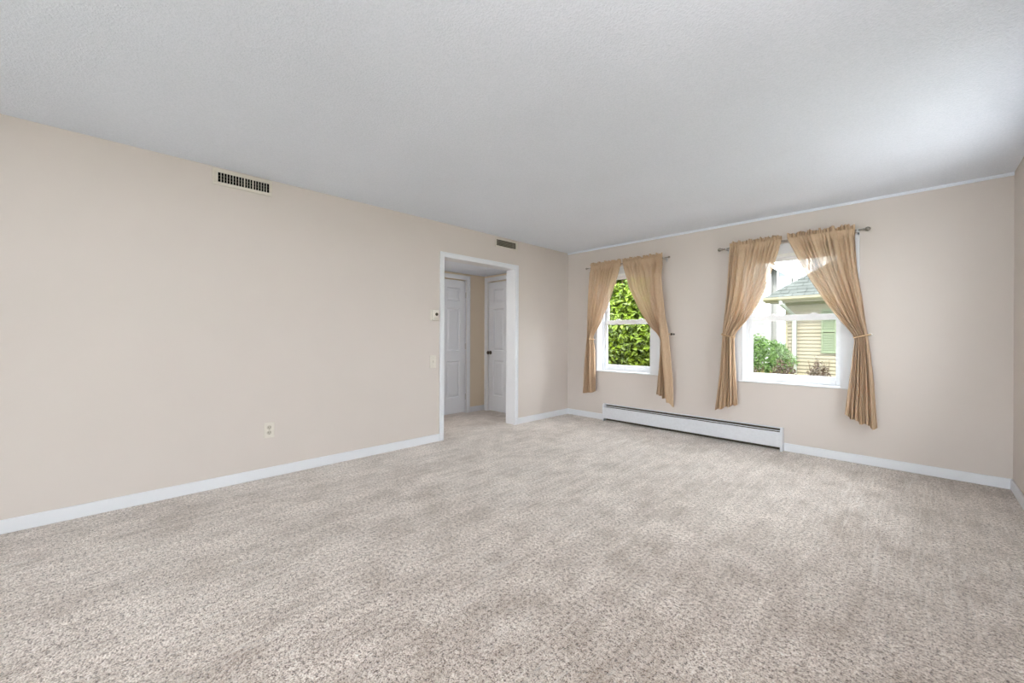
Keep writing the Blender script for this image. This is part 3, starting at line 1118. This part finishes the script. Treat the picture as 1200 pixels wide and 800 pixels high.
b = empty('ornamental_grass', (-2.05, 9.2, GZ))
verts, faces = [], []
for _ in range(900):
    a = rnd.uniform(0, 6.28)
    bx, by = rnd.uniform(-0.5, 0.45), rnd.uniform(-0.12, 0.12)
    hh = rnd.uniform(0.30, 0.66)
    lx, ly = math.cos(a) * 0.18, math.sin(a) * 0.18
    k = len(verts)
    verts += [(bx - 0.008, by, 0), (bx + 0.008, by, 0), (bx + lx * 0.5 + 0.007, by + ly * 0.5, hh * 0.7), (bx + lx * 0.5 - 0.007, by + ly * 0.5, hh * 0.7), (bx + lx * 1.3, by + ly * 1.3, hh)]
    faces += [(k, k + 1, k + 2, k + 3), (k + 3, k + 2, k + 4)]
me = bpy.data.meshes.new('blades')
me.from_pydata(verts, [], faces)
me.materials.append(M['leaf_gold'])
o = bpy.data.objects.new('blades', me)
col.objects.link(o)
o.parent = b
o['kind'] = 'stuff'
tag(b, 'clump of yellowing long grass blades at the foot of the round bush', 'grass clump')

for i, (x, y, hgt, w, lab) in enumerate([(-1.56, 6.05, 0.84, 0.20, 'low brown-red shrub at the far left under the round green bush'),
                                          (-1.18, 6.0, 0.93, 0.20, 'low brown-red shrub just below the right edge of the round bush'),
                                          (-0.82, 6.05, 0.94, 0.19, 'low brown-red shrub in front of the yellow house downspout'),
                                          (-0.48, 6.1, 0.86, 0.18, 'low brown-red shrub below the green shutter')]):
    b = empty('barberry_shrub', (x, y, GZ))
    stems('stems', b, 26, hgt + 0.10, w * 0.8, rnd, 0.006)
    leaf_cloud('foliage', M['leaf_red'], b, 2400, ellipsoid_shell(w * 0.88, 0.3, (hgt) / 2 + 0.02, hgt / 2 + 0.06, 0.12, 0.4), 0.034, rnd, 0.5, 0.55)
    tag(b, lab, 'shrub', 'low brown shrubs under the window')

# yellow house: local x along its front wall, front face at y=0 facing -y
yh = empty('yellow_house', (-2.76, 14.45, GZ), math.radians(-5))
W_, Hh = 7.0, 2.25
box('wall_core', (0.02, W_, 0.03, 4.0, 0, Hh + 0.2), M['ysiding'], yh)


def clapboard(parent, x0, x1, z, e, mat, proto={}):
    key = (round(x1 - x0, 3), e, mat.name)
    if key not in proto:
        bm = bmesh.new()
        L = x1 - x0
        sec = [(0.03, 0), (-0.012, 0), (-0.012, 0.012), (0.012, e), (0.03, e)]
        ee = [[bm.verts.new((x, a, c)) for a, c in sec] for x in (0, L)]
        for i in range(5):
            j = (i + 1) % 5
            bm.faces.new((ee[0][i], ee[0][j], ee[1][j], ee[1][i]))
        bm.faces.new(ee[0]); bm.faces.new(ee[1])
        o = finish('siding_board', bm, mat, parent)
        proto[key] = o
    else:
        o = share(proto[key], 'siding_board', parent, (0, 0, 0))
    o.location = (x0, 0, z)
    return o


e = 0.106
for k in range(22):
    clapboard(yh, 0.0, W_, 0.074 + k * e, e, M['ysiding'])
box('foundation', (0.01, W_, 0.0, 0.03, 0, 0.08), M['ytrim'], yh)
# corner trim, frieze, soffit, fascia, gutter
box('corner_board', (-0.03, 0.03, -0.022, 0.10, 0.16, Hh), M['ytrim'], yh)
box('frieze_board', (-0.02, W_, -0.028, 0.03, Hh - 0.14, Hh + 0.03), M['ytrim'], yh)
box('soffit', (-0.42, W_, -0.42, 0.03, Hh + 0.10, Hh + 0.13), M['ysiding'], yh)
bm = bmesh.new()
v0 = [bm.verts.new(p) for p in ((-0.02, -0.03, Hh + 0.03), (W_, -0.03, Hh + 0.03), (W_, -0.10, Hh + 0.11), (-0.02, -0.10, Hh + 0.11), (-0.02, 0.0, Hh + 0.11), (W_, 0.0, Hh + 0.11), (-0.02, 0.0, Hh + 0.03), (W_, 0.0, Hh + 0.03))]
for q in ((0, 1, 2, 3), (3, 2, 5, 4), (6, 7, 1, 0)):
    bm.faces.new([v0[i] for i in q])
finish('crown_moulding', bm, M['ytrim'], yh)
box('fascia', (-0.44, W_, -0.45, -0.42, Hh + 0.09, Hh + 0.24), M['ytrim'], yh)
bm = bmesh.new()
sec = [(-0.45, Hh + 0.14), (-0.52, Hh + 0.14), (-0.56, Hh + 0.19), (-0.56, Hh + 0.25), (-0.54, Hh + 0.25), (-0.54, Hh + 0.20), (-0.45, Hh + 0.20)]
ee = [[bm.verts.new((x, a, c)) for a, c in sec] for x in (-0.46, W_)]
for i in range(len(sec)):
    j = (i + 1) % len(sec)
    bm.faces.new((ee[0][i], ee[0][j], ee[1][j], ee[1][i]))
bm.faces.new(ee[0]); bm.faces.new(ee[1])
finish('gutter', bm, M['ytrim'], yh)
bm = bmesh.new()
bm_tube(bm, [(-0.02, -0.50, Hh + 0.15), (-0.01, -0.50, Hh + 0.06), (0.20, -0.08, Hh - 0.27), (0.22, -0.06, Hh - 0.42)], 0.05, 8)
bm_box(bm, 0.17, 0.27, -0.10, -0.02, 0.06, Hh - 0.35)
dsp = finish('downspout', bm, M['dspout'], yh)
dsp['label'] = 'pale downspout'
# roof: hipped slope with shingle courses
pitch = 0.80
rf = boxes('roof_deck', [(-0.1, W_, -0.2, 4.2, Hh + 0.13, Hh + 0.2)], M['shingle'], yh)
bm = bmesh.new()
nc = 17
dep = 0.135
for k in range(nc):
    y0 = -0.50 + k * dep
    z0 = Hh + 0.25 + k * dep * pitch
    x0 = -0.46 + k * dep
    xx = x0
    kk = 0
    while xx < W_ - 0.1:
        wv = rnd.uniform(0.16, 0.30)
        lift = rnd.uniform(0.010, 0.030)
        x1 = min(xx + wv, W_)
        yy1 = y0 + dep * 1.15
        zz1 = z0 + dep * 1.15 * pitch
        lead = dep * 1.15 if kk == 0 else 0
        a = [(xx, y0, z0), (x1 - 0.008, y0, z0), (x1 - 0.008, yy1, zz1), (xx + lead, yy1, zz1)]
        lo = [bm.verts.new(p) for p in a]
        hi = [bm.verts.new((p[0], p[1], p[2] + (lift if i < 2 else 0.002))) for i, p in enumerate(a)]
        bm.faces.new(hi)
        for q in range(4):
            bm.faces.new((lo[q], lo[(q + 1) % 4], hi[(q + 1) % 4], hi[q]))
        xx = x1
        kk += 1
sh = finish('shingles', bm, M['shingle'], yh)
sh['kind'] = 'stuff'
bm = bmesh.new()
top = nc * dep
v0 = [bm.verts.new(p) for p in ((-0.46, -0.50, Hh + 0.24), (W_, -0.50, Hh + 0.24), (W_, -0.5 + top, Hh + 0.24 + top * pitch),
                                (-0.46 + top, -0.5 + top, Hh + 0.24 + top * pitch), (-0.46, 4.2, Hh + 0.24), (W_, 4.2, Hh + 0.24))]
for q in ((0, 1, 2, 3), (0, 3, 4), (3, 2, 5, 4), (0, 4, 5, 1)):
    bm.faces.new([v0[i] for i in q])
finish('roof', bm, M['shingle'], yh)
# shutter and the window beside it
st = empty('shutter', (0.86, -0.02, 0.87), 0, yh)
box('frame_side', (0, 0.04, -0.035, 0, 0, 1.25), M['shutter'], st)
box('frame_side', (0.30, 0.34, -0.035, 0, 0, 1.25), M['shutter'], st)
for z in (0, 0.60, 1.19):
    box('frame_rail', (0.04, 0.30, -0.035, 0, z, z + 0.06), M['shutter'], st)
for k in range(30):
    z = 0.07 + k * 0.037
    if 0.57 < z < 0.66:
        continue
    bm = bmesh.new()
    bm_box(bm, 0.04, 0.30, -0.003, 0.003, -0.022, 0.022)
    sl = finish('slat', bm, M['shutter'], st)
    sl.location = (0, -0.018, z)
    sl.rotation_euler = (-0.6, 0, 0)
hwn = empty('house_window', (1.22, -0.02, 0.80), 0, yh)
boxes('frame', [(0, 0.09, -0.04, 0, 0, 1.35), (0.81, 0.90, -0.04, 0, 0, 1.35), (0.09, 0.81, -0.04, 0, 0, 0.09), (0.09, 0.81, -0.04, 0, 1.26, 1.35),
                (0.09, 0.81, -0.035, 0, 0.65, 0.71)], M['vinyl'], hwn)
box('pane', (0.09, 0.81, -0.008, 0, 0.09, 0.65), M['hglass'], hwn)
box('pane', (0.09, 0.81, -0.008, 0, 0.71, 1.26), M['hglass'], hwn)
tag(yh, 'pale yellow clapboard house with green shutter and grey shingle roof', 'house')

# white house further back
wh = empty('white_house', (-9.0, 19.2, GZ), math.radians(-5))
box('wall_core', (0, 4.85, 0.03, 6, 0, 6.2), M['wsiding'], wh)
for k in range(44):
    clapboard(wh, 0.0, 4.72, 0.2 + k * 0.13, 0.13, M['wsiding'])
box('corner_board', (4.72, 4.88, -0.03, 0.03, 0.1, 6.0), M['vinyl'], wh)
box('side_wall', (4.85, 6.6, 0.4, 5.5, 0, 5.3), M['wsiding'], wh)
for j, z in enumerate((0.95, 3.0)):
    for i in range(3):
        w_ = empty('house_window', (5.0 + i * 0.55, 0.39, z), 0, wh)
        boxes('frame', [(0, 0.07, -0.05, 0, 0, 1.5), (0.43, 0.5, -0.05, 0, 0, 1.5), (0.07, 0.43, -0.05, 0, 0, 0.07), (0.07, 0.43, -0.05, 0, 1.43, 1.5),
                        (0.07, 0.43, -0.045, 0, 0.72, 0.78)], M['vinyl'], w_)
        box('pane', (0.07, 0.43, -0.008, 0, 0.07, 0.72), M['hglass'], w_)
        box('pane', (0.07, 0.43, -0.008, 0, 0.78, 1.43), M['hglass'], w_)
for i in range(3):
    bm = bmesh.new()
    p0 = Vector((4.6, -0.12, 5.35 - i * 0.22 - 0.55)); p1 = Vector((6.7, -0.12, 3.87 - i * 0.22 - 0.55))
    vv = []
    for p in (p0, p1):
        for dy in (0.12, 0.5):
            for dz in (0, 0.17):
                vv.append(bm.verts.new((p.x, p.y + dy, p.z + dz)))
    for q in ((0, 1, 3, 2), (4, 6, 7, 5), (0, 4, 5, 1), (2, 3, 7, 6), (0, 2, 6, 4), (1, 5, 7, 3)):
        bm.faces.new([vv[i2] for i2 in q])
    finish('rake_board', bm, M['vinyl'], wh)
bm = bmesh.new()
v0 = [bm.verts.new(p) for p in ((-0.3, -0.4, 5.95), (5.2, -0.4, 5.95), (5.2, 3, 8.2), (-0.3, 3, 8.2), (-0.3, 6.4, 5.95), (5.2, 6.4, 5.95))]
for q in ((0, 1, 2, 3), (3, 2, 5, 4), (0, 3, 4), (1, 5, 2), (0, 4, 5, 1)):
    bm.faces.new([v0[i] for i in q])
finish('roof', bm, M['shingle'], wh)
tag(wh, 'tall white clapboard house standing behind the yellow house', 'house')
